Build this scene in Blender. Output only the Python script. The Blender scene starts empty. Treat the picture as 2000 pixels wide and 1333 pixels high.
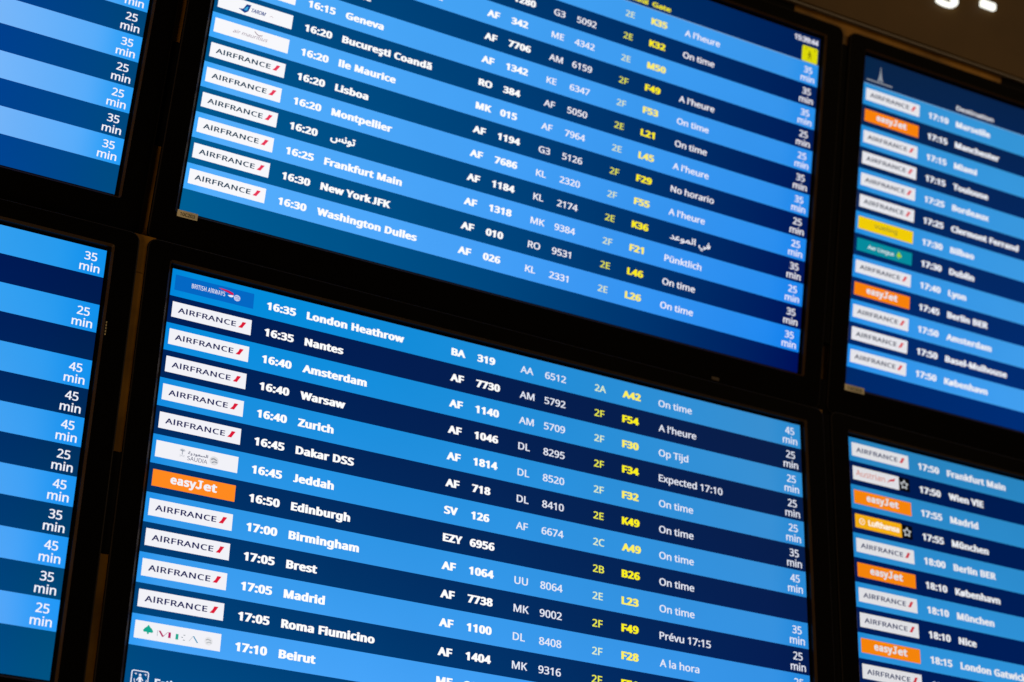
import bpy, bmesh, math, os, random
from mathutils import Matrix, Vector

random.seed(4)
sc = bpy.context.scene
COL = sc.collection

# ------------------------------------------------------------------ camera
EYE = Vector((0.0, 0.0, 1.65))
cam_data = bpy.data.cameras.new('camera')
cam = bpy.data.objects.new('camera', cam_data)
COL.objects.link(cam)
CR = Matrix(((0.883857, -0.224306, -0.410468),
             (-0.466896, -0.369834, -0.803262),
             (0.028371, 0.901615, -0.431608)))
cam.matrix_world = Matrix.Translation(EYE) @ CR.to_4x4()
cam_data.sensor_width = 36.0
cam_data.lens = 67.578
cam_data.clip_start = 0.05
cam_data.clip_end = 100.0
cam_data.dof.use_dof = True
cam_data.dof.focus_distance = 2.52
cam_data.dof.aperture_fstop = 3.8
cam_data.dof.aperture_blades = 0
sc.camera = cam

# ------------------------------------------------------------------ world: dim warm interior air light
def s2l(c):
    return c / 12.92 if c <= 0.04045 else ((c + 0.055) / 1.055) ** 2.4

def hx(h, a=1.0):
    h = h.lstrip('#')
    return tuple(s2l(int(h[i:i + 2], 16) / 255.0) for i in (0, 2, 4)) + (a,)

world = bpy.data.worlds.new('World')
sc.world = world
world.use_nodes = True
wb = world.node_tree.nodes['Background']
wb.inputs[0].default_value = (1.0, 0.72, 0.42, 1)
wb.inputs[1].default_value = 0.012

sc.view_settings.view_transform = 'Standard'
sc.view_settings.look = 'None'
sc.view_settings.exposure = 0.0
sc.view_settings.gamma = 1.0

# ------------------------------------------------------------------ warm hall lamp and an added fill, behind and beside the viewer
def area_lamp(name, loc, target, sx, sy, power, col):
    l = bpy.data.lights.new(name, 'AREA')
    l.shape = 'RECTANGLE'
    l.size = sx
    l.size_y = sy
    l.energy = power
    l.color = col
    o = bpy.data.objects.new(name, l)
    COL.objects.link(o)
    o.location = loc
    o.rotation_euler = (Vector(target) - Vector(loc)).to_track_quat('-Z', 'Y').to_euler()
    return o

area_lamp('hall_ceiling_lamp', (4.4, -1.6, 5.2), (2.2, 2.2, 3.4), 2.6, 0.6, 38.0, (1.0, 0.66, 0.33))
area_lamp('low_left_fill_lamp', (-2.6, 0.2, 1.2), (1.2, 2.2, 3.0), 1.6, 1.0, 46.0, (1.0, 0.62, 0.28))  # unseen fill, added to warm the inner bezel lips

# ------------------------------------------------------------------ materials
MATS = {}

def new_mat(name):
    m = bpy.data.materials.new(name)
    m.use_nodes = True
    m.node_tree.nodes.clear()
    return m, m.node_tree.nodes, m.node_tree.links

def emit_mat(name, hexcol, strength=1.0):
    if name in MATS:
        return MATS[name]
    m, N, L = new_mat(name)
    e = N.new('ShaderNodeEmission')
    e.inputs[0].default_value = hx(hexcol)
    e.inputs[1].default_value = strength
    o = N.new('ShaderNodeOutputMaterial')
    L.new(e.outputs[0], o.inputs[0])
    MATS[name] = m
    return m

def panel_mat(name, c, height, v0, edge=0.0, edge_col=None, curve=1.0, hcurve=1.0):
    """Emitted colour of an LCD picture, viewing-angle shift painted in: four corner values (top left, top right, bottom left,
    bottom right) of the panel, in the panel's own coordinates, plus its narrow side columns."""
    m, N, L = new_mat(name)
    tc = N.new('ShaderNodeTexCoord')
    sp = N.new('ShaderNodeSeparateXYZ')
    L.new(tc.outputs['Object'], sp.inputs[0])
    u = N.new('ShaderNodeMapRange'); u.inputs[1].default_value = 0; u.inputs[2].default_value = W
    L.new(sp.outputs['X'], u.inputs[0])
    v = N.new('ShaderNodeMapRange'); v.inputs[1].default_value = -v0; v.inputs[2].default_value = -v0 - height
    L.new(sp.outputs['Z'], v.inputs[0])
    vp = N.new('ShaderNodeMath'); vp.operation = 'POWER'; vp.inputs[1].default_value = curve
    L.new(v.outputs[0], vp.inputs[0])
    up = N.new('ShaderNodeMath'); up.operation = 'POWER'; up.inputs[1].default_value = hcurve
    L.new(u.outputs[0], up.inputs[0])
    def mix(a, b, f, blend='MIX'):
        x = N.new('ShaderNodeMix'); x.data_type = 'RGBA'; x.blend_type = blend
        for s, val in ((6, a), (7, b), (0, f)):
            if isinstance(val, bpy.types.NodeSocket):
                L.new(val, x.inputs[s])
            else:
                x.inputs[s].default_value = val
        return x.outputs[2]
    top = mix(hx(c[0]), hx(c[1]), up.outputs[0])
    bot = mix(hx(c[2]), hx(c[3]), up.outputs[0])
    col = mix(top, bot, vp.outputs[0])  # viewing-angle drift in brightness is painted into the emitted colour
    if edge_col:
        er = N.new('ShaderNodeMapRange'); er.interpolation_type = 'SMOOTHSTEP'
        er.inputs[1].default_value = W - 0.07; er.inputs[2].default_value = W - 0.012
        L.new(sp.outputs['X'], er.inputs[0])
        el = N.new('ShaderNodeMapRange'); el.interpolation_type = 'SMOOTHSTEP'
        el.inputs[1].default_value = 0.035; el.inputs[2].default_value = 0.0
        L.new(sp.outputs['X'], el.inputs[0])
        mx = N.new('ShaderNodeMath'); mx.operation = 'MAXIMUM'
        L.new(er.outputs[0], mx.inputs[0]); L.new(el.outputs[0], mx.inputs[1])
        ms = N.new('ShaderNodeMath'); ms.operation = 'MULTIPLY'; ms.inputs[1].default_value = edge
        L.new(mx.outputs[0], ms.inputs[0])
        col = mix(col, edge_col, ms.outputs[0], 'MULTIPLY')
    # slight mura (cloudy unevenness) of the panel
    nz = N.new('ShaderNodeTexNoise'); nz.inputs['Scale'].default_value = 7.0; nz.inputs['Detail'].default_value = 2.0
    L.new(tc.outputs['Object'], nz.inputs['Vector'])
    mr = N.new('ShaderNodeMapRange'); mr.inputs[3].default_value = 0.95; mr.inputs[4].default_value = 1.05
    L.new(nz.outputs[0], mr.inputs[0])
    e = N.new('ShaderNodeEmission')
    L.new(col, e.inputs[0]); L.new(mr.outputs[0], e.inputs[1])
    o = N.new('ShaderNodeOutputMaterial')
    L.new(e.outputs[0], o.inputs[0])
    MATS[name] = m
    return m

def surf_mat(name, base, rough=0.5, metallic=0.0, spec=0.5, noise=None, bump=0.0):
    m, N, L = new_mat(name)
    p = N.new('ShaderNodeBsdfPrincipled')
    p.inputs['Base Color'].default_value = base
    p.inputs['Roughness'].default_value = rough
    p.inputs['Metallic'].default_value = metallic
    p.inputs['Specular IOR Level'].default_value = spec
    tc = N.new('ShaderNodeTexCoord')
    if noise:
        sc_, lo, hi = noise
        nz = N.new('ShaderNodeTexNoise'); nz.inputs['Scale'].default_value = sc_; nz.inputs['Detail'].default_value = 5
        L.new(tc.outputs['Object'], nz.inputs['Vector'])
        mr = N.new('ShaderNodeMapRange'); mr.inputs[1].default_value = 0.3; mr.inputs[2].default_value = 0.7
        mr.inputs[3].default_value = lo; mr.inputs[4].default_value = hi
        L.new(nz.outputs[0], mr.inputs[0])
        x = N.new('ShaderNodeMix'); x.data_type = 'RGBA'; x.blend_type = 'MULTIPLY'
        x.inputs[0].default_value = 1.0; x.inputs[6].default_value = base
        cb = N.new('ShaderNodeCombineColor')
        for k in range(3): L.new(mr.outputs[0], cb.inputs[k])
        L.new(cb.outputs[0], x.inputs[7]); L.new(x.outputs[2], p.inputs['Base Color'])
    if bump:
        n2 = N.new('ShaderNodeTexNoise'); n2.inputs['Scale'].default_value = 900
        L.new(tc.outputs['Object'], n2.inputs['Vector'])
        bp = N.new('ShaderNodeBump'); bp.inputs['Strength'].default_value = bump; bp.inputs['Distance'].default_value = 0.0004
        L.new(n2.outputs[0], bp.inputs['Height']); L.new(bp.outputs[0], p.inputs['Normal'])
    o = N.new('ShaderNodeOutputMaterial')
    L.new(p.outputs[0], o.inputs[0])
    MATS[name] = m
    return m

BLACK = surf_mat('black_textured_plastic', (0.0016, 0.0014, 0.0012, 1), 0.6, 0, 0.03, None, 0.25)
LIP = surf_mat('bezel_inner_lip', (0.055, 0.030, 0.008, 1), 0.45, 0, 0.10)  # warm highlight along the lip is put into this base colour
EDGE = surf_mat('bezel_outer_edge', (0.018, 0.015, 0.012, 1), 0.5, 0, 0.10)  # lighter than the plastic: edge highlight painted onto the chamfer
GLASS = surf_mat('black_panel_border', (0.003, 0.003, 0.0035, 1), 0.35, 0, 0.2)
HOUSE = surf_mat('monitor_housing', (0.003, 0.003, 0.003, 1), 0.6, 0, 0.15)
BRASS = surf_mat('ochre_painted_strip', (0.42, 0.21, 0.010, 1), 0.55, 0.0, 0.2, (9.0, 0.25, 1.3))
DARKSTRIP = surf_mat('unlit_strip_black', (0.002, 0.002, 0.002, 1), 0.8, 0, 0.1)  # black painted in where the joints get no light
FASCIA = surf_mat('brown_lacquered_fascia', (0.120, 0.072, 0.021, 1), 0.5, 0.0, 0.12, (4.0, 0.70, 1.2))
TRIM = surf_mat('dark_bronze_trim', (0.075, 0.055, 0.036, 1), 0.4, 0.0, 0.4)
WALLM = surf_mat('dark_brown_wall', (0.030, 0.020, 0.011, 1), 0.8, 0, 0.3, (4.0, 0.7, 1.2))
LETTER = emit_mat('lit_acrylic_letter', '#fffff4', 1.2)
STICK = surf_mat('pale_paper_sticker', (0.96, 0.97, 0.84, 1), 0.6, 0, 0.5, (60.0, 0.8, 1.05))
STICKINK = surf_mat('sticker_ink', (0.03, 0.05, 0.04, 1), 0.7)
GREYPRINT = surf_mat('pale_grey_print', (0.50, 0.47, 0.32, 1), 0.6)

# ------------------------------------------------------------------ lettering (flat print on the screens)
FD = os.path.join(bpy.utils.resource_path('LOCAL'), 'datafiles', 'fonts')
FONTS = {}
def get_font(key):
    if key in FONTS:
        return FONTS[key]
    fn = {'latin': 'NotoSansHebrew-Regular.woff2', 'arabic': 'NotoSansArabic-VariableFont_wdth,wght.woff2'}[key]
    try:
        f = bpy.data.fonts.load(os.path.join(FD, fn))
    except Exception:
        f = None
    FONTS[key] = f
    return f

GLY = {}
def glyphs(text, dx=0.0, dy=0.0, font='latin', space=1.0):
    """Triangles of a line of text in em units, optionally emboldened by pushing the outline out."""
    if font == 'latin': text = text.replace('I', 'l')   # plain upright stroke, no slabs
    key = (text, dx, dy, font, space)
    if key in GLY:
        return GLY[key]
    c = bpy.data.curves.new('tmp', 'FONT')
    c.body = text
    c.size = 1.0
    c.space_character = space
    c.resolution_u = 4
    f = get_font(font)
    if f: c.font = f
    o = bpy.data.objects.new('tmp', c)
    me = o.to_mesh()
    vs = [Vector((v.co.x, v.co.y)) for v in me.vertices]
    fs = [tuple(p.vertices) for p in me.polygons]
    nrm = [p.normal.z for p in me.polygons]
    fs = [fc if n > 0 else tuple(reversed(fc)) for fc, n in zip(fs, nrm)]
    o.to_mesh_clear()
    bpy.data.objects.remove(o)
    bpy.data.curves.remove(c)
    # weld coincident vertices so that outline edges are found
    idx = {}; remap = []; nv = []
    for v in vs:
        k = (round(v.x, 5), round(v.y, 5))
        if k not in idx:
            idx[k] = len(nv); nv.append(v)
        remap.append(idx[k])
    fs = [tuple(remap[i] for i in fc) for fc in fs]
    fs = [fc for fc in fs if len(set(fc)) == len(fc)]
    # the capital J of the board's face stands on the baseline: lift the one glyph that reaches below it
    if font == 'latin' and 'J' in text:
        par = list(range(len(nv)))
        def root(i):
            while par[i] != i: i = par[i]
            return i
        for fc in fs:
            for q in fc[1:]:
                a, b = root(fc[0]), root(q)
                if a != b: par[a] = b
        comp = {}
        for i in range(len(nv)): comp.setdefault(root(i), []).append(i)
        for ids in comp.values():
            lo = min(nv[i].y for i in ids); hi = max(nv[i].y for i in ids)
            if lo < -0.08 and hi > 0.55:
                for i in ids: nv[i].y = hi - (hi - nv[i].y) * (hi + 0.012) / (hi - lo)
    if dx or dy:
        cnt = {}
        for fc in fs:
            for a, b in zip(fc, fc[1:] + fc[:1]):
                cnt[(a, b)] = cnt.get((a, b), 0) + 1
        acc = [[] for _ in nv]
        for (a, b), n in cnt.items():
            if (b, a) not in cnt:
                d = nv[b] - nv[a]
                if d.length > 1e-7:
                    d.normalize()
                    out = Vector((d.y, -d.x))
                    acc[a].append(out); acc[b].append(out)
        res = []
        for v, ns in zip(nv, acc):
            if ns:
                s = sum(ns, Vector((0, 0)))
                if s.length > 1e-4:
                    s.normalize()
                    cs = max(0.62, sum(s.dot(n) for n in ns) / len(ns))
                    s = s / cs
                res.append(Vector((v.x + s.x * dx, v.y + s.y * dy)))
            else:
                res.append(v)
        nv = res
    GLY[key] = (nv, fs)
    return GLY[key]

class Sheet:
    """Collects flat print (u to the right, v downwards, in metres on the panel) as one mesh."""
    def __init__(self):
        self.v = []; self.f = []; self.m = []; self.mats = []
    def mi(self, mat):
        if mat not in self.mats: self.mats.append(mat)
        return self.mats.index(mat)
    def poly(self, pts, mat, layer=1, depth=0.0):
        b = len(self.v)
        y = -0.0003 * layer - depth
        self.v += [(u, y, -w) for u, w in pts]
        self.f.append(tuple(range(b, b + len(pts)))); self.m.append(self.mi(mat))
    def rect(self, u0, v0, u1, v1, mat, layer=1):
        self.poly([(u0, v1), (u1, v1), (u1, v0), (u0, v0)], mat, layer)
    def rrect(self, u0, v0, u1, v1, r, mat, layer=1, n=5):
        P = []
        for cx, cy, a0 in ((u1 - r, v1 - r, 0), (u0 + r, v1 - r, 90), (u0 + r, v0 + r, 180), (u1 - r, v0 + r, 270)):
            for k in range(n + 1):
                a = math.radians(a0 + 90 * k / n)
                P.append((cx + r * math.cos(a), cy + r * math.sin(a)))
        self.poly(P, mat, layer)
    def disc(self, cx, cy, r, mat, layer=1, n=20, ry=None):
        ry = ry or r
        self.poly([(cx + r * math.cos(2 * math.pi * k / n), cy + ry * math.sin(2 * math.pi * k / n)) for k in range(n)], mat, layer)
    def line(self, pts, w, mat, layer=1):
        for (a, b), (c, d) in zip(pts, pts[1:]):
            t = Vector((c - a, d - b))
            if t.length < 1e-9: continue
            t.normalize(); n = Vector((-t.y, t.x)) * w / 2
            self.poly([(a + n.x, b + n.y), (c + n.x, d + n.y), (c - n.x, d - n.y), (a - n.x, b - n.y)], mat, layer)
    def text(self, s, u, base, em, mat, layer=1, width=None, right=None, center=None, dx=0, dy=0, sy=1.0, sx=1.0,
             font='latin', slant=0.0, space=1.0):
        nv, fs = glyphs(s, dx, dy, font, space)
        if not nv: return
        x0 = min(p.x for p in nv); x1 = max(p.x for p in nv)
        k = em * sx
        if width: k = width / (x1 - x0)
        if right is not None: u = right - (x1 - x0) * k
        if center is not None: u = center - (x1 - x0) * k / 2
        b = len(self.v)
        y = -0.0003 * layer
        self.v += [(u + (p.x - x0) * k + slant * p.y * em, y, -(base - p.y * em * sy)) for p in nv]
        i = self.mi(mat)
        for fc in fs:
            self.f.append(tuple(b + q for q in fc)); self.m.append(i)
    def build(self, name, parent, label=None):
        me = bpy.data.meshes.new(name)
        me.from_pydata(self.v, [], self.f)
        for m in self.mats: me.materials.append(m)
        me.polygons.foreach_set('material_index', self.m)
        me.update()
        o = bpy.data.objects.new(name, me)
        COL.objects.link(o)
        o.parent = parent
        if label: o['label'] = label
        return o

def tag(o, label=None, cat=None, group=None, kind=None):
    for k, v in (('label', label), ('category', cat), ('group', group), ('kind', kind)):
        if v: o[k] = v
    return o

# ------------------------------------------------------------------ solid helpers
def box_mesh(bm, x0, y0, z0, x1, y1, z1, bev=0.0):
    r = bmesh.ops.create_cube(bm, size=1.0)
    vs = r['verts']
    for v in vs:
        v.co = Vector(((x0 + x1) / 2 + v.co.x * (x1 - x0), (y0 + y1) / 2 + v.co.y * (y1 - y0), (z0 + z1) / 2 + v.co.z * (z1 - z0)))
    if bev:
        es = list({e for v in vs for e in v.link_edges})
        bmesh.ops.bevel(bm, geom=es, offset=bev, segments=2, affect='EDGES')

def obj(name, bm, mats, parent=None, smooth=False):
    me = bpy.data.meshes.new(name)
    bm.normal_update()
    bm.to_mesh(me); bm.free()
    for m in (mats if isinstance(mats, (list, tuple)) else [mats]): me.materials.append(m)
    if smooth:
        me.shade_smooth()
    o = bpy.data.objects.new(name, me)
    COL.objects.link(o)
    o.parent = parent
    return o

W = 1.018            # width of a lit panel, metres
PT = 0.038240        # row pitch on the upper monitors
PB = 0.039806        # row pitch on the lower monitors

def rrpts(x0, z0, x1, z1, r, n):
    """rounded rectangle outline, fixed vertex count, counter-clockwise seen from the front"""
    P = []
    for cx, cz, a0 in ((x1 - r, z1 - r, 0), (x0 + r, z1 - r, 90), (x0 + r, z0 + r, 180), (x1 - r, z0 + r, 270)):
        for k in range(n + 1):
            a = math.radians(a0 + 90 * k / n)
            P.append((cx + r * math.cos(a), cz + r * math.sin(a)))
    return P

def bezel(parent, top, bot, bl, br, bt, bb):
    """frame around the panel; top / bot = v of the panel's upper and lower edge"""
    bm = bmesh.new()
    n = 6
    x0, x1, z1, z0 = -bl, W + br, -(top - bt), -(bot + bb)
    ix0, ix1, iz1, iz0 = -0.0042, W + 0.0042, -top + 0.0040, -bot - 0.0030
    rings = []
    def ring(a0, b0, a1, b1, r, y):
        rings.append([bm.verts.new((px, y, pz)) for px, pz in rrpts(a0, b0, a1, b1, r, n)])
    ring(x0 + .0005, z0 + .0005, x1 - .0005, z1 - .0005, .013, -0.0030)
    ring(x0, z0, x1, z1, .0135, -0.0036)
    ring(x0, z0, x1, z1, .0135, -0.0078)
    ring(x0 + .0004, z0 + .0004, x1 - .0004, z1 - .0004, .0132, -0.0088)
    ring(x0 + .0020, z0 + .0020, x1 - .0020, z1 - .0020, .0120, -0.0094)
    ring(ix0 - .0034, iz0 - .0034, ix1 + .0034, iz1 + .0034, .0040, -0.0094)
    ring(ix0 - .0004, iz0 - .0004, ix1 + .0004, iz1 + .0004, .0010, -0.0062)
    ring(ix0 + .0006, iz0 + .0006, ix1 - .0006, iz1 - .0006, .0006, 0.0010)
    m = len(rings[0])
    for k in range(len(rings) - 1):
        for i in range(m):
            f = bm.faces.new((rings[k][i], rings[k][(i + 1) % m], rings[k + 1][(i + 1) % m], rings[k + 1][i]))
            f.material_index = 1 if k == 5 else (2 if k > 5 else (3 if k == 3 else 0))
    bmesh.ops.recalc_face_normals(bm, faces=bm.faces)
    return obj('bezel', bm, [BLACK, LIP, GLASS, EDGE], parent)

def housing(parent, top, bot):
    bm = bmesh.new()
    box_mesh(bm, -0.022, 0.0016, -(bot + 0.022), W + 0.022, 0.052, -(top - 0.012), 0.004)
    box_mesh(bm, 0.16, 0.0521, -(bot - 0.10), W - 0.16, 0.070, -(top + 0.14), 0.004)
    h = obj('housing', bm, HOUSE, parent)
    # ventilation grille slots on the rear
    bm = bmesh.new()
    for k in range(24):
        z = -(top + 0.03) - k * 0.0035
        box_mesh(bm, 0.2, 0.0521, z - 0.001, W - 0.2, 0.0527, z)
    g = obj('vent_grille', bm, BLACK, h)
    g['kind'] = 'stuff'
    return h

# ------------------------------------------------------------------ airline logo tiles
def tile(s, v, hgt, mat, u0=0.0050, u1=0.1165, layer=2):
    s.rect(u0, v, u1, v + hgt, mat, layer)

def star_tile(s, v, h):
    s.rect(0.0951, v, 0.1160, v + h, emit_mat('logo_black', '#07080c'), 2)
    cx, cy, R = 0.1052, v + h * 0.52, h * 0.345
    w = emit_mat('logo_star_grey', '#c8ccd0')
    pts = []
    for k in range(10):
        r = R if k % 2 == 0 else R * 0.45
        a = -math.pi / 2 + k * math.pi / 5
        pts.append((cx + r * math.cos(a), cy + r * math.sin(a)))
    s.line(pts + pts[:1], h * 0.075, w, 3)
    s.disc(cx, cy, R * 0.2, emit_mat('logo_black', '#07080c'), 4)

def globe_emblem(s, cx, cy, r, c1, c2, layer=3):
    s.disc(cx, cy, r, emit_mat('emb' + c1, c1), layer)
    a = emit_mat('emb' + c2, c2)
    s.line([(cx - r * .7, cy - r * .2), (cx - r * .1, cy - r * .45), (cx + r * .6, cy - r * .1)], r * .28, a, layer + 1)
    s.line([(cx - r * .5, cy + r * .5), (cx + r * .1, cy + r * .2), (cx + r * .75, cy + r * .35)], r * .24, a, layer + 1)

def logo(s, kind, v, h, tone):
    white = tone['white']
    mid = v + h / 2
    if kind == 'redmark':
        tile(s, v, h, white)
        s.text('AIRFRANCE', 0.0132, v + h * 0.655, h * 0.40 / 0.714, tone['ink'], 3, width=0.0815, dx=.024, dy=.014, space=1.08)
        r = tone['red']
        a, b = v + h * 0.26, v + h * 0.665
        s.poly([(0.0980, b), (0.1038, b), (0.1054, mid + h * .03), (0.1090, a), (0.1036, a), (0.1016, mid - h * .03)], r, 3)
    elif kind == 'orange':
        tile(s, v, h, tone['orange'])
        wt_, em_, bs = tone['white'], h * 0.80, v + h * 0.66
        s.text('easy', 0.0290, bs, em_, wt_, 3, width=0.0345, dx=.052, dy=.034, space=1.12)
        s.text('et', 0.0735, bs, em_, wt_, 3, width=0.0180, dx=.052, dy=.034, space=1.12)
        s.rect(0.0676, v + h * 0.185, 0.0706, v + h * 0.60, wt_, 4)                 # J: stem, slab and hook
        s.rect(0.0655, v + h * 0.150, 0.0722, v + h * 0.225, wt_, 5)
        s.line([(0.0690, v + h * 0.58), (0.0674, v + h * 0.635), (0.0648, v + h * 0.645), (0.0630, v + h * 0.575)], 0.0028, wt_, 6)
    elif kind == 'blue':
        tile(s, v, h, emit_mat('logo_royal', '#0468c4'))
        s.text('BRITISH AIRWAYS', 0.0284, v + h * 0.63, h * 0.46, tone['white'], 3, width=0.0470, dx=.006, dy=.004, sy=1.1, space=1.06)
        red = emit_mat('logo_ribbon', '#d2144c')
        s.poly([(0.0655, v + h * .185), (0.0700, v + h * .17), (0.0800, v + h * .20), (0.0868, v + h * .30), (0.0874, v + h * .42), (0.0846, v + h * .43), (0.0790, v + h * .34), (0.0720, v + h * .26)], red, 3)
        s.poly([(0.0790, v + h * .50), (0.0835, v + h * .46), (0.0876, v + h * .45), (0.0868, v + h * .56), (0.0842, v + h * .60), (0.0815, v + h * .58)], tone['white'], 3)
        globe_emblem(s, 0.0926, v + h * .56, h * .205, '#c4cdea', '#8f8fd0')
    elif kind == 'palm':
        tile(s, v, h, white)
        g = emit_mat('logo_dim_ink', '#3c4468'); l = emit_mat('logo_soft_grey', '#9aa0ac'); l2 = emit_mat('logo_softer_grey', '#c9ccd4')
        s.text('\uFE94\uFEF3\uFEA9\uFEEE\uFECC\uFEB4\uFEDF\u0627', 0.0481, v + h * .47, h * .44, g, 3, width=0.0272, dx=.012, dy=.01, font='arabic')
        s.text('SAUDIA', 0.0478, v + h * .83, h * .41, g, 3, width=0.0270, sy=1.05)
        for a in (-70, -35, 0, 35, 70):
            r = math.radians(a)
            s.line([(0.0405, v + h * .36), (0.0405 + h * .17 * math.sin(r), v + h * .36 - h * .15 * math.cos(r))], h * .045, l, 3)
        s.line([(0.0405, v + h * .36), (0.0405, v + h * .58)], h * .05, l, 4)
        s.line([(0.0370, v + h * .70), (0.0440, v + h * .60)], h * .03, l2, 3)
        s.line([(0.0370, v + h * .60), (0.0440, v + h * .70)], h * .03, l2, 4)
        globe_emblem(s, 0.0838, mid + h * .05, h * .27, '#dcdde2', '#8e949e')
    elif kind == 'cedar':
        tile(s, v, h, white)
        gr = emit_mat('logo_cedar', '#14a890'); mg = emit_mat('logo_magenta', '#b41462'); gy = emit_mat('logo_cold_grey', '#7f8c92'); bl = emit_mat('logo_steel', '#3490b8')
        cx = 0.0222
        s.poly([(cx, v + h * .17), (cx + .0022, v + h * .30), (cx + .0046, v + h * .38), (cx + .0066, v + h * .52), (cx + .0052, v + h * .60), (cx + .0016, v + h * .585),
                (cx + .0007, v + h * .70), (cx - .0007, v + h * .70), (cx - .0016, v + h * .585), (cx - .0052, v + h * .60), (cx - .0066, v + h * .52), (cx - .0046, v + h * .38), (cx - .0022, v + h * .30)], gr, 3)
        a, b = v + h * .40, v + h * .72
        s.line([(0.0342, a), (0.0342, b)], .0005, gy, 3)
        s.poly([(0.0352, a), (0.0378, a), (0.0428, b - h * .02), (0.0404, b)], mg, 4)
        s.line([(0.0418, b - h * .04), (0.0478, a)], .0006, mg, 3)
        s.rect(0.0482, a, 0.0514, b, mg, 3)
        s.rect(0.0577, a + h * .02, 0.0612, b + h * .01, gr, 3)
        for q in (0.0, 0.45, 0.92):
            s.rect(0.0650 + (0.0026 if q != 0.45 else 0), a + h * .30 * q, 0.0672 + (0.0026 if q != 0.45 else 0), a + h * .30 * q + h * .045, gy, 3)
        s.poly([(0.0796, a - h * .01), (0.0812, a - h * .01), (0.0872, b + h * .01), (0.0852, b + h * .01)], bl, 4)
        s.line([(0.0798, a), (0.0752, b)], .0004, gy, 3)
        globe_emblem(s, 0.1005, mid + h * .03, h * .24, '#e6e6ea', '#b4b8bc')
    elif kind == 'bluewing':
        tile(s, v, h, white)
        b1 = emit_mat('logo_deepblue', '#083c8a'); b2 = emit_mat('logo_sky', '#3fa4dc')
        s.poly([(0.0352, v + h * .66), (0.0420, v + h * .60), (0.0462, v + h * .22), (0.0530, v + h * .20), (0.0500, v + h * .68), (0.0452, v + h * .86)], b1, 3)
        s.poly([(0.0430, v + h * .68), (0.0466, v + h * .40), (0.0494, v + h * .36), (0.0478, v + h * .66)], b2, 4)
        s.text('TAROM', 0.0530, v + h * .66, h * .46, b1, 3, width=0.0215, slant=.3, dx=.03, dy=.01)
        s.line([(0.0820, v + h * .60), (0.0850, v + h * .52), (0.0872, v + h * .60)], h * .035, emit_mat('logo_faint_pink', '#c8b4c0'), 3)
    elif kind == 'bird':
        tile(s, v, h, white)
        m1 = emit_mat('logo_mauve', '#8e7a8e')
        s.text('air mauritius', 0.0325, v + h * .66, h * .44, m1, 3, width=0.0510, slant=.35)
        s.line([(0.0640, v + h * .16), (0.0672, v + h * .30), (0.0710, v + h * .38), (0.0760, v + h * .30)], h * .055, emit_mat('logo_mauve_dark', '#8a6c80'), 3)
    elif kind == 'yellow':
        tile(s, v, h, emit_mat('logo_yellow', '#f0cc08'))
        s.text('vueling', 0.0375, v + h * .62, h * .62, emit_mat('logo_khaki', '#8c8430'), 3, width=0.0465, dx=.01, dy=.01)
    elif kind == 'teal':
        tile(s, v, h, emit_mat('logo_teal', '#068a9c'))
        s.text('Aer Lingus', 0.0262, v + h * .66, h * .52, emit_mat('logo_icewhite', '#dff0f0'), 3, width=0.0530, slant=.12, dx=.02, dy=.01)
        g = emit_mat('logo_lime', '#9ed02c')
        for a in (90, 210, 330):
            s.disc(0.0895 + h * .13 * math.cos(math.radians(a)), v + h * .47 - h * .13 * math.sin(math.radians(a)), h * .12, g, 3 + (a // 100) , 12)
        s.line([(0.0895, v + h * .5), (0.0880, v + h * .8)], h * .06, g, 7)
    elif kind == 'redarrow':
        tile(s, v, h, tone['white'], 0.0050, 0.0950)
        c = emit_mat('logo_brick', '#d0684c')
        s.text('Austrian', 0.0108, v + h * .68, h * .74, c, 3, width=0.0565)
        s.poly([(0.0705, v + h * .66), (0.0760, v + h * .42), (0.0880, v + h * .22), (0.0850, v + h * .46), (0.0790, v + h * .50)], emit_mat('logo_red', '#c8303c'), 3)
        star_tile(s, v, h)
    elif kind == 'amber':
        tile(s, v, h, emit_mat('logo_amber', '#f2ac14'), 0.0050, 0.0950)
        w = emit_mat('logo_warm_white', '#fff6e6')
        s.text('Lufthansa', 0.0300, v + h * .67, h * .66, w, 3, width=0.0600, dx=.045, dy=.03)
        s.disc(0.0180, mid, h * .24, w, 3); s.disc(0.0180, mid, h * .185, emit_mat('logo_amber', '#f2ac14'), 4)
        s.line([(0.0160, mid + h * .08), (0.0202, mid - h * .08)], h * .05, w, 5)
        star_tile(s, v, h)

# ------------------------------------------------------------------ walking pictogram
def walker(s, cx, cy, k, mat, layer):
    s.disc(cx, cy - 0.36 * k, 0.075 * k, mat, layer)
    s.poly([(cx - .07 * k, cy - .26 * k), (cx + .08 * k, cy - .26 * k), (cx + .10 * k, cy + .02 * k), (cx - .06 * k, cy + .04 * k)], mat, layer)
    s.line([(cx - .04 * k, cy - .22 * k), (cx - .20 * k, cy + .00 * k)], .06 * k, mat, layer + 1)
    s.line([(cx + .05 * k, cy - .22 * k), (cx + .20 * k, cy - .02 * k)], .06 * k, mat, layer + 1)
    s.line([(cx - .01 * k, cy + .02 * k), (cx - .16 * k, cy + .40 * k)], .085 * k, mat, layer + 2)
    s.line([(cx + .05 * k, cy + .02 * k), (cx + .18 * k, cy + .40 * k)], .085 * k, mat, layer + 3)

def plane_shape(s, cx, cy, k, mat, layer, flip=1):
    s.poly([(cx - .13 * k * flip, cy - .03 * k), (cx + .16 * k * flip, cy - .005 * k), (cx - .13 * k * flip, cy + .03 * k)], mat, layer)
    s.poly([(cx - .05 * k * flip, cy - .13 * k), (cx + .04 * k * flip, cy), (cx - .05 * k * flip, cy + .13 * k)], mat, layer + 1)

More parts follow.
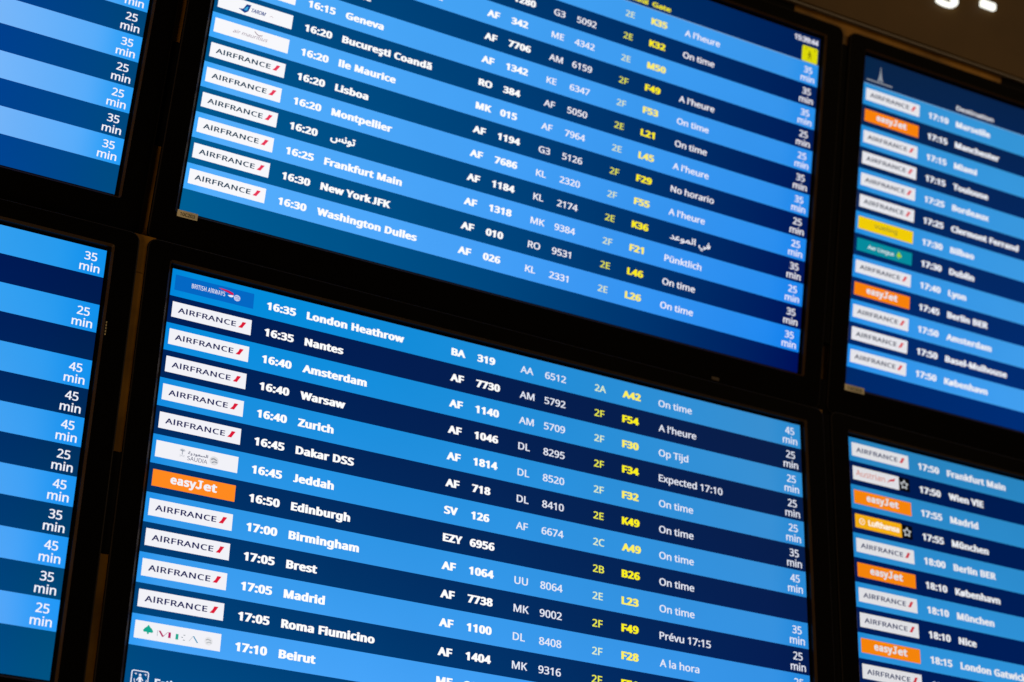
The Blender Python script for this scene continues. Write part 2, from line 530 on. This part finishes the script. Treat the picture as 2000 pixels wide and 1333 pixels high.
# ------------------------------------------------------------------ a monitor with its picture
EM = 0.0181
COLS = dict(time=0.1355, dest=0.1943, car=0.4156, num=0.4566, ccar=0.5268, cnum=0.5673, term=0.6506, gate=0.6977, stat=0.7603)

def bold(s, t, u, base, mat, P, **k):
    digits = t[:1].isdigit()
    s.text(t, u, base, EM, mat, 2, dx=.064, dy=.030, sx=1.035 if digits else 1.075, sy=P / PB * 0.99, space=1.10, **k)

def reg(s, t, u, base, mat, P, **k):
    s.text(t, u, base, EM, mat, 2, dx=.019, dy=.010, sx=1.075 if t[:1].isdigit() else 1.095, sy=P / PB * 1.0, **k)

def walk_text(s, t, base, mat, P):
    s.text(t, 0, base, EM * 1.10, mat, 2, dx=.016, dy=.008, sx=0.965 if t[:1].isdigit() else 0.995, sy=P / PB, center=0.9982)

def monitor(name, loc, rot, upper, rows, light, dark, tone, label, strong_edge=0.6, curve=1.0, bottom=None, hcurve=1.0):
    P = PT if upper else PB
    top = -0.0495 if upper else 0.0
    bot = bottom or (0.5305 if upper else 0.5770)
    e = bpy.data.objects.new('departures_monitor', None)
    COL.objects.link(e)
    e.empty_display_size = 0.1
    e.matrix_world = Matrix.Translation(loc) @ Matrix(rot).to_4x4()
    tag(e, label, 'monitor', 'departure monitors hung edge to edge in two tiers')
    H = bot - top
    ML = panel_mat('light_row_' + name, light, H, top, strong_edge, (0.22, 0.86, 0.98, 1), curve, hcurve)
    MD = panel_mat('dark_row_' + name, dark, H, top, 0.5, (0.5, 1.05, 0.95, 1), curve, hcurve if upper else 1.0)
    Wt, Tx, Ye, YeT = tone['text'], tone['regular'], tone['yellow'], tone['yellow_thin']
    # glass border behind the picture and the lit panel itself
    s = Sheet(); s.rect(-0.010, top - 0.008, W + 0.010, bot + 0.008, GLASS, -1)
    g = s.build('screen_border', e)
    s = Sheet(); s.rect(0, top, W, bot, MD, 0)
    s.build('screen', e)
    bezel(e, top, bot, 0.0400, 0.0400, 0.0300 if upper else 0.0330, 0.0540 if upper else 0.0500)
    housing(e, top, bot)
    for r in rows:
        k = r['k']
        v = k * P
        s = Sheet()
        s.rect(0, v, W, v + P, ML if k % 2 == 0 else MD, 1)
        name_ = r.get('dest') or r.get('walk', '')
        row = s.build('flight_row', e, ('light blue' if k % 2 == 0 else 'dark blue') + ' flight row' +
                      (' for ' + r['say'] if r.get('say') else (' for ' + r['dest'] if r.get('dest') else (' ending in ' + r['walk'] + ' min' if r.get('walk') else ''))))
        base_b = v + P * 0.645
        base_r = v + P * 0.668
        yl = Ye if k % 2 else tone.get('yellow_on_light', Ye)
        yt = YeT if k % 2 else tone.get('yellow_thin_on_light', YeT)
        if r.get('logo'):
            s = Sheet(); logo(s, r['logo'], v + P * 0.205, P * 0.567, tone); s.build('airline_logo', row)
        if r.get('time'):
            s = Sheet(); bold(s, r['time'], COLS['time'], base_b, Wt, P); s.build('departure_time', row)
        if r.get('dest'):
            s = Sheet()
            if r['dest'] == 'Tunis':
                s.text('\uFEB2\uFEE7\uFEEE\uFE97'.replace('\uFE97\uFEEE', '\uFEEE\uFE97'), COLS['dest'] + 0.004, base_b - 0.001, EM * 1.42, Wt, 2, width=0.0385, dx=.022, dy=.020, font='arabic')
            else:
                bold(s, r['dest'], COLS['dest'], base_b, Wt, P)
            s.build('destination', row)
        if r.get('fl'):
            a, b = r['fl']; s = Sheet()
            bold(s, a, COLS['car'], base_b, Wt, P); s.build('airline_code', row)
            s = Sheet(); bold(s, b, COLS['num'], base_b, Wt, P); s.build('flight_number', row)
        if r.get('cs'):
            a, b = r['cs']; s = Sheet()
            reg(s, a, COLS['ccar'], base_r, Tx, P); s.build('partner_airline_code', row)
            s = Sheet(); reg(s, b, COLS['cnum'], base_r, Tx, P); s.build('partner_flight_number', row)
        if r.get('term'):
            s = Sheet(); reg(s, r['term'], COLS['term'], base_r, yt, P); s.build('terminal', row)
        if r.get('gate'):
            s = Sheet(); bold(s, r['gate'], COLS['gate'], base_b, yl, P); s.build('gate', row)
        if r.get('stat'):
            s = Sheet()
            if r['stat'] == 'ARABIC':
                s.text('\uFEAA\uFECB\uFEEE\uFEE4\uFEDF\u0627 \uFEF2\uFED3', COLS['stat'] + 0.006, base_r, EM * 1.30, Tx, 2, width=0.074, dx=.010, dy=.010, font='arabic')
            else:
                reg(s, r['stat'], COLS['stat'], base_r, Tx, P)
            s.build('status', row)
        if r.get('walk'):
            s = Sheet()
            walk_text(s, r['walk'], v + P * 0.482, Tx, P)
            walk_text(s, 'min', v + P * 0.885, Tx, P)
            s.build('walking_time', row)
    return e, MD, ML, top, bot, P

def R(k, logo=None, time=None, dest=None, fl=None, cs=None, term=None, gate=None, stat=None, walk=None, say=None):
    return dict(k=k, logo=logo, time=time, dest=dest, fl=fl, cs=cs, term=term, gate=gate, stat=stat, walk=walk, say=say)

def tones(name, white, ink, text, regular, yellow, ythin, yl, ytl, orange='#ff8a20', red='#dc1838'):
    return dict(white=emit_mat('tile_white_' + name, white), ink=emit_mat('tile_ink_' + name, ink),
                text=emit_mat('bold_text_' + name, text), regular=emit_mat('plain_text_' + name, regular),
                yellow=emit_mat('gate_yellow_' + name, yellow), yellow_thin=emit_mat('terminal_yellow_' + name, ythin),
                yellow_on_light=emit_mat('gate_yellow_light_' + name, yl), yellow_thin_on_light=emit_mat('terminal_yellow_light_' + name, ytl),
                orange=emit_mat('tile_orange_' + name, orange), red=emit_mat('tile_red_' + name, red))

# ---- upper middle
T = tones('upper_middle', '#f8f8fc', '#0c3a54', '#ffffff', '#f6f4fc', '#fff01c', '#e6e850', '#fff068', '#dce8c0', red='#e83458')
rows = [
    R(0, None, None, None, ('AF', '1128'), None, '2E', 'K35', "A l'heure", '35', say='gate K35'),
    R(1, None, None, None, ('AF', '1280'), ('G3', '5092'), '2E', 'K32', 'On time', '35', say='gate K32'),
    R(2, None, None, 'Montréal Trudeau', ('AF', '342'), ('ME', '4342'), '2E', 'M50', None, '35', say='gate M50'),
    R(3, None, None, 'Nice', ('AF', '7706'), ('AM', '6159'), '2F', 'F49', "A l'heure", '25', say='gate F49'),
    R(4, 'redmark', '16:15', 'Geneva', ('AF', '1342'), ('KE', '6347'), '2F', 'F53', 'On time', '25'),
    R(5, 'bluewing', '16:20', 'Bucureşti Coandă', ('RO', '384'), ('AF', '5050'), '2E', 'L21', 'On time', '35'),
    R(6, 'bird', '16:20', 'Ile Maurice', ('MK', '015'), ('AF', '7964'), '2E', 'L45', "A l'heure", '35'),
    R(7, 'redmark', '16:20', 'Lisboa', ('AF', '1194'), ('G3', '5126'), '2F', 'F29', 'No horario', '25'),
    R(8, 'redmark', '16:20', 'Montpellier', ('AF', '7686'), ('KL', '2320'), '2F', 'F55', "A l'heure", '25'),
    R(9, 'redmark', '16:20', 'Tunis', ('AF', '1184'), ('KL', '2174'), '2E', 'K36', 'ARABIC', '35'),
    R(10, 'redmark', '16:25', 'Frankfurt Main', ('AF', '1318'), ('MK', '9384'), '2F', 'F21', 'Pünktlich', '25'),
    R(11, 'redmark', '16:30', 'New York JFK', ('AF', '010'), ('RO', '9531'), '2E', 'L46', 'On time', '35'),
    R(12, 'redmark', '16:30', 'Washington Dulles', ('AF', '026'), ('KL', '2331'), '2E', 'L26', 'On time', '35'),
]
UM = monitor('upper_middle', (0.63438, 2.15774, 3.44959),
    ((0.999979, 0.006496, 0.000828), (-0.006258, 0.985177, -0.171425), (-0.00193, 0.171416, 0.985197)), True, rows,
    ('#46a8f8', '#3c98ea', '#5ab2ff', '#1484ee'), ('#004078', '#001f58', '#005e96', '#000f5a'), T,
    'upper middle departures monitor, Geneva down to Washington Dulles, pale sticker at its lower left corner')
# ---- lower middle
T = tones('lower_middle', '#f2f2f8', '#161c58', '#ffffff', '#e6eaf8', '#fff41c', '#eef04c', '#fff25c', '#dff0c8')
rows = [
    R(0, 'blue', '16:35', 'London Heathrow', ('BA', '319'), ('AA', '6512'), '2A', 'A42', 'On time', '45'),
    R(1, 'redmark', '16:35', 'Nantes', ('AF', '7730'), ('AM', '5792'), '2F', 'F54', "A l'heure", '25'),
    R(2, 'redmark', '16:40', 'Amsterdam', ('AF', '1140'), ('AM', '5709'), '2F', 'F30', 'Op Tijd', '25'),
    R(3, 'redmark', '16:40', 'Warsaw', ('AF', '1046'), ('DL', '8295'), '2F', 'F34', 'Expected 17:10', '25'),
    R(4, 'redmark', '16:40', 'Zurich', ('AF', '1814'), ('DL', '8520'), '2F', 'F32', 'On time', '25'),
    R(5, 'redmark', '16:45', 'Dakar DSS', ('AF', '718'), ('DL', '8410'), '2E', 'K49', 'On time', '35'),
    R(6, 'palm', '16:45', 'Jeddah', ('SV', '126'), ('AF', '6674'), '2C', 'A49', 'On time', '45'),
    R(7, 'orange', '16:50', 'Edinburgh', ('EZY', '6956'), None, '2B', 'B26', 'On time', None),
    R(8, 'redmark', '17:00', 'Birmingham', ('AF', '1064'), ('UU', '8064'), '2E', 'L23', 'On time', '35'),
    R(9, 'redmark', '17:05', 'Brest', ('AF', '7738'), ('MK', '9002'), '2F', 'F49', 'Prévu 17:15', '25'),
    R(10, 'redmark', '17:05', 'Madrid', ('AF', '1100'), ('DL', '8408'), '2F', 'F28', 'A la hora', '25'),
    R(11, 'redmark', '17:05', 'Roma Fiumicino', ('AF', '1404'), ('MK', '9316'), '2F', 'F51', None, None),
    R(12, 'cedar', '17:10', 'Beirut', ('ME', '206'), None, None, None, None, None),
]
LM = monitor('lower_middle', (0.63191, 2.23835, 2.83303), ((1, 0, 0), (0, 1, 0), (0, 0, 1)), False, rows,
    ('#008cdc', '#3c90d0', '#50aaff', '#2c90f0'), ('#001c54', '#0a1e48', '#004e88', '#001658'), T,
    'lower middle departures monitor, London Heathrow down to Beirut', curve=1.8, hcurve=1.8)
# ---- upper left
T = tones('upper_left', '#f8f8fc', '#161c58', '#ffffff', '#f6f6ff', '#fff01c', '#e6e850', '#fff068', '#dce8c0')
walks = {5: '35', 6: '35', 7: '25', 8: '35', 9: '25', 10: '25', 11: '35', 12: '35'}
UL = monitor('upper_left', (-0.47159, 2.17788, 3.46608),
    ((0.999971, 0.007553, -0.000454), (-0.007519, 0.985126, -0.171668), (-0.00085, 0.171666, 0.985155)), True,
    [R(k, walk=walks.get(k)) for k in range(13)],
    ('#cce4ff', '#44a6f6', '#e8f2ff', '#40a6fa'), ('#0000b8', '#003c68', '#0008cc', '#004a84'), T,
    'upper left departures monitor showing only its walking time column', strong_edge=0.8, bottom=0.5395)
# ---- lower left
T = tones('lower_left', '#f8f8fc', '#161c58', '#ffffff', '#f4f6ff', '#fff01c', '#e6e850', '#fff068', '#dce8c0')
walks = {0: '35', 2: '25', 4: '45', 5: '45', 6: '45', 7: '25', 8: '45', 9: '35', 10: '45', 11: '35', 12: '25'}
LL = monitor('lower_left', (-0.47835, 2.23767, 2.82969),
    ((0.99999, 0.004071, -0.001929), (-0.004074, 0.999991, -0.001333), (0.001924, 0.001341, 0.999997)), False,
    [R(k, walk=walks.get(k)) for k in range(13)],
    ('#70c4fa', '#1c98ee', '#f0f4ff', '#3ca2fc'), ('#001c70', '#00184e', '#0000c0', '#005082'), T,
    'lower left departures monitor with walking times of 25 to 45 min', strong_edge=0.7, curve=1.7)
# ---- upper right
T = tones('upper_right', '#e4e4ea', '#28344c', '#eceef6', '#e4e4f0', '#fff01c', '#e6e850', '#fff068', '#dce8c0', orange='#f8820c', red='#d83844')
rows = [R(k, l, t, d) for k, (l, t, d) in enumerate((
    ('redmark', '17:10', 'Marseille'), ('orange', '17:15', 'Manchester'), ('redmark', '17:15', 'Miami'), ('redmark', '17:15', 'Toulouse'),
    ('redmark', '17:25', 'Bordeaux'), ('redmark', '17:25', 'Clermont Ferrand'), ('yellow', '17:30', 'Bilbao'), ('teal', '17:30', 'Dublin'),
    ('redmark', '17:40', 'Lyon'), ('orange', '17:45', 'Berlin BER'), ('redmark', '17:50', 'Amsterdam'), ('redmark', '17:50', 'Basel-Mulhouse'),
    ('redmark', '17:50', 'København')))]
UR = monitor('upper_right', (1.74732, 2.15306, 3.44854),
    ((0.999949, 0.00984, -0.00209), (-0.010054, 0.984602, -0.17452), (0.000341, 0.174533, 0.984651)), True, rows,
    ('#3090d0', '#3a9cdc', '#2a92ec', '#60b4f8'), ('#0a2446', '#001c50', '#00296a', '#003488'), T,
    'upper right departures monitor, Marseille down to København, tower emblem in its header')
# ---- lower right
T = tones('lower_right', '#dedee2', '#22305a', '#e4e6ec', '#e4e4f0', '#fff01c', '#e6e850', '#fff068', '#dce8c0', orange='#f4840c', red='#c81c34')
rows = [R(k, l, t, d) for k, (l, t, d) in enumerate((
    ('redmark', '17:50', 'Frankfurt Main'), ('redarrow', '17:50', 'Wien VIE'), ('orange', '17:55', 'Madrid'), ('amber', '17:55', 'München'),
    ('redmark', '18:00', 'Berlin BER'), ('orange', '18:10', 'København'), ('redmark', '18:10', 'München'), ('redmark', '18:10', 'Nice'),
    ('orange', '18:15', 'London Gatwick'), ('redmark', '18:15', None), (None, None, None), (None, None, None), (None, None, None)))]
LR = monitor('lower_right', (1.74627, 2.2422, 2.83706),
    ((0.999996, -0.001146, 0.002707), (0.00115, 0.999998, -0.001658), (-0.002705, 0.001661, 0.999995)), False, rows,
    ('#2882bc', '#2c8ac8', '#2e9cec', '#3c9ce8'), ('#00194a', '#001f58', '#001d5c', '#002464'), T,
    'lower right departures monitor, Frankfurt Main down to London Gatwick')

# ------------------------------------------------------------------ headers and footers of the pictures
def header(mon, upper=True):
    e, MD, ML, top, bot, P = mon
    s = Sheet()
    s.rect(0, top, W, -0.0002, MD, 1)
    s.rect(0, -0.0010, W, 0.0002, emit_mat('header_rule', '#7fa8d8'), 2)
    return s.build('header_bar', e)

def footer(mon):
    e, MD, ML, top, bot, P = mon
    s = Sheet()
    s.rect(0, 13 * P, W, bot, MD, 1)
    return s.build('footer_bar', e)

hb = header(UM)
s = Sheet(); s.text('15:39:44', 0, -0.0356, 0.0150, emit_mat('clock_white', '#e6e6f4'), 2, right=1.0150, dx=.04, dy=.03); s.build('clock', hb)
yp = emit_mat('pictogram_yellow', '#dcd80a'); yk = emit_mat('pictogram_olive', '#6e6c10')
s = Sheet(); s.rrect(0.9838, -0.0290, 1.0146, -0.0012, 0.003, yp, 3); walker(s, 0.9985, -0.0130, 0.019, yk, 4)
plane_shape(s, 0.9912, -0.0240, 0.016, yk, 8); plane_shape(s, 1.0073, -0.0235, 0.016, yk, 10, -1); s.build('walking_pictogram', hb)
s = Sheet(); s.text('Gate', 0.6965, -0.0058, 0.0134, emit_mat('title_yellow', '#f2e81c'), 2, width=0.0345, dx=.035, dy=.025)
s.text('Terminal', 0, -0.0058, 0.0134, emit_mat('title_yellow', '#f2e81c'), 2, right=0.6885, dx=.035, dy=.025); s.build('column_title', hb)
header(UL)
hb = header(UR)
s = Sheet()
g = emit_mat('emblem_grey', '#8c929c')
for q in range(6):
    a = q / 6.0; b = (q + 1) / 6.0
    wa = 0.0005 + 0.0052 * a ** 1.7; wb = 0.0005 + 0.0052 * b ** 1.7
    za = -0.0375 + 0.0268 * a; zb = -0.0375 + 0.0268 * b
    if q == 5:
        s.poly([(0.0326 - wa, za), (0.0326 + wa, za), (0.0326 + wb, zb), (0.0326 + wb * .35, zb), (0.0326, za + .0014), (0.0326 - wb * .35, zb), (0.0326 - wb, zb)], g, 2)
    else:
        s.poly([(0.0326 - wa, za), (0.0326 + wa, za), (0.0326 + wb, zb), (0.0326 - wb, zb)], g, 2)
s.rect(0.0047, -0.0092, 0.0574, -0.0068, g, 3)
s.build('tower_emblem', hb)
s = Sheet(); s.text('Destination', 0.1942, -0.0066, 0.0134, emit_mat('title_white', '#e8e8ee'), 2, width=0.0806, dx=.024, dy=.016); s.build('column_title', hb)
for m_ in (UL, LL, UR, LR, UM):
    footer(m_)
fb = footer(LM)
wt = emit_mat('footer_white', '#e8ecfc')
s = Sheet()
s.rrect(0.0074, 0.5480, 0.0296, 0.5702, 0.0030, wt, 2)
s.rrect(0.0087, 0.5493, 0.0283, 0.5689, 0.0020, LM[1], 3)
walker(s, 0.0185, 0.5610, 0.0205, wt, 4)
plane_shape(s, 0.0130, 0.5530, 0.014, wt, 8); plane_shape(s, 0.0243, 0.5530, 0.014, wt, 10, -1)
for sg in (-1, 1):
    pts = [(0.0185 + sg * 0.0076 * math.cos(math.radians(a)), 0.5600 + 0.0076 * math.sin(math.radians(a))) for a in range(-5, 60, 12)]
    s.line(pts, 0.0009, wt, 12)
s.build('walking_pictogram', fb)
s = Sheet(); s.text('Estimated', 0.0376, 0.5655, 0.0175, wt, 2, dx=.036, dy=.024); s.build('legend', fb)

# ------------------------------------------------------------------ stickers on the lower bezels
def sticker(mon, u0, u1, v0, v1, txt, label):
    e = mon[0]
    s = Sheet()
    y = 0.0098 / 0.0003
    s.rect(u0, v0, u1, v1, STICK, y)
    s.text(txt, u0 + (u1 - u0) * .14, v1 - (v1 - v0) * .22, (v1 - v0) * .82, STICKINK, y + 0.7, width=(u1 - u0) * .72, dx=.01, dy=.01)
    return s.build('paper_sticker', e, label)
sticker(UM, -0.0045, 0.0245, 0.5322, 0.5420, '10C203', 'small pale paper sticker with dark lettering')
sticker(UR, -0.0085, 0.0300, 0.5300, 0.5402, '10C203', 'small yellowed paper sticker')
# tiny vertical print on the right bezel of the lower left monitor
s = Sheet()
yy = 0.0096 / 0.0003
for q in range(5):
    s.rect(1.0268, 0.1045 + q * 0.0042, 1.0284, 0.1045 + q * 0.0042 + 0.0028, GREYPRINT, yy)
s.build('side_print', LL[0], 'tiny vertical print on the right side of the frame')

bm = bmesh.new()
box_mesh(bm, 0.8560, -0.0112, -0.5802, 0.8700, -0.0090, -0.5745, 0.0008)
o_ = obj('glint_block', bm, TRIM, UM[0])  # block added to stand in for a brown glint at the gap

# ------------------------------------------------------------------ strips behind the joints between monitors
def local_frame(mon):
    return mon[0].matrix_world.copy()

def strip(name, M, segs, label, cat, group):
    """segs: (x0, x1, z0, z1, y_front, material, part)"""
    e = bpy.data.objects.new(name, None)
    COL.objects.link(e)
    e.empty_display_size = 0.05
    e.matrix_world = M
    tag(e, label, cat, group)
    for x0, x1, z0, z1, y, mat, pn in segs:
        bm = bmesh.new()
        box_mesh(bm, x0, y, z0, x1, y + 0.0030, z1, 0.0004)
        obj(pn, bm, mat, e)
    return e

GR = 'strips behind the joints between monitors'
YF = -0.0012
def vsegs(lst, x0, x1):
    out = []
    for z0, z1, kind in lst:
        out.append((x0, x1, z0, z1, (YF + 0.0062 if kind == 2 else YF) if kind else YF - 0.0016, BRASS if kind else DARKSTRIP, 'ochre_segment' if kind else 'dark_segment'))
    return out
# upper joint left: v positions given from the top of the upper left monitor
def v2z(lst):
    return [(-b, -a, k) for a, b, k in lst]
xa, xb = W + 0.0400 - 0.012, W + 0.0400 + 0.0235
strip('joint_strip', local_frame(UL), vsegs(v2z([(-0.09, 0.298, 1), (0.2985, 0.455, 0), (0.4555, 0.588, 1)]), xa, xb),
      'ochre vertical strip in the joint between the upper left and upper middle monitors', 'strip', GR)
strip('joint_strip', local_frame(LL), vsegs(v2z([(-0.036, 0.020, 1), (0.0205, 0.275, 1), (0.2755, 0.410, 0), (0.4105, 0.63, 1)]), xa, xb),
      'ochre vertical strip in the joint between the lower left and lower middle monitors', 'strip', GR)
strip('joint_strip', local_frame(UM), vsegs(v2z([(-0.078, -0.055, 1), (-0.0545, 0.470, 0), (0.4705, 0.53, 2), (0.5305, 0.588, 0)]), xa, xb),
      'mostly black vertical strip between the upper middle and upper right monitors', 'strip', GR)
strip('joint_strip', local_frame(LM), vsegs(v2z([(-0.036, -0.030, 1)]), xa + 0.006, xa + 0.016) + vsegs(v2z([(-0.0295, 0.63, 0)]), xa, xb),
      'black vertical strip between the lower middle and lower right monitors', 'strip', GR)

# ------------------------------------------------------------------ fascia with lit lettering above the monitors
Mf = UR[0].matrix_world.copy()
fe = bpy.data.objects.new('lit_sign', None)
COL.objects.link(fe)
fe.matrix_world = Mf
tag(fe, 'dark brown fascia above the upper monitors with glowing white letters', 'sign')
bm = bmesh.new(); box_mesh(bm, -2.4, -0.0050, 0.1035, 1.6, 0.030, 0.62, 0.002); obj('sign_panel', bm, FASCIA, fe)
bm = bmesh.new(); box_mesh(bm, -2.4, -0.0120, 0.0945, 1.6, 0.030, 0.0985, 0.0012); obj('trim_rail', bm, TRIM, fe)
bm = bmesh.new(); box_mesh(bm, -2.4, -0.0040, 0.0990, 1.6, 0.030, 0.1030, 0.0); obj('shadow_gap', bm, DARKSTRIP, fe)

def solid_letter(text, u, base, em, dx, dy, width, parent, nm, depth=0.006):
    nv, fs = glyphs(text, dx, dy)
    x0 = min(p.x for p in nv); x1 = max(p.x for p in nv); k = width / (x1 - x0)
    bm = bmesh.new()
    vs = [bm.verts.new((u + (p.x - x0) * k, -0.0052, base + p.y * em)) for p in nv]
    for fc in fs:
        try: bm.faces.new([vs[i] for i in fc])
        except ValueError: pass
    r = bmesh.ops.extrude_face_region(bm, geom=bm.faces[:])
    for g_ in r['geom']:
        if isinstance(g_, bmesh.types.BMVert): g_.co.y -= depth
    bmesh.ops.recalc_face_normals(bm, faces=bm.faces)
    return obj(nm, bm, LETTER, parent)
solid_letter('s', 0.1345, 0.1900, 0.110, .012, .012, 0.0450, fe, 'letter')
bm = bmesh.new()
P_ = rrpts(0.2300, 0.2125, 0.2620, 0.2262, 0.0030, 4)
f_ = bm.faces.new([bm.verts.new((a, -0.0052, b)) for a, b in P_])
r_ = bmesh.ops.extrude_face_region(bm, geom=[f_])
for g_ in r_['geom']:
    if isinstance(g_, bmesh.types.BMVert): g_.co.y -= 0.006
bmesh.ops.recalc_face_normals(bm, faces=bm.faces)
obj('dash', bm, LETTER, fe)

# ochre shelf seen between the frames and the fascia
strip('joint_strip', Mf, [(-0.150, 0.285, 0.0700, 0.0944, -0.0040, BRASS, 'ochre_segment'),
                          (-2.4, -0.1505, 0.0700, 0.0944, -0.0050, DARKSTRIP, 'dark_segment'),
                          (0.2855, 1.6, 0.0700, 0.0944, -0.0050, DARKSTRIP, 'dark_segment')],
      'horizontal ochre strip between the monitor tops and the brown fascia', 'strip', GR)

# ------------------------------------------------------------------ wall behind everything
bm = bmesh.new()
box_mesh(bm, -6.0, 2.40, 0.0, 9.0, 2.55, 6.0)
w_ = obj('wall', bm, WALLM)
w_['kind'] = 'structure'
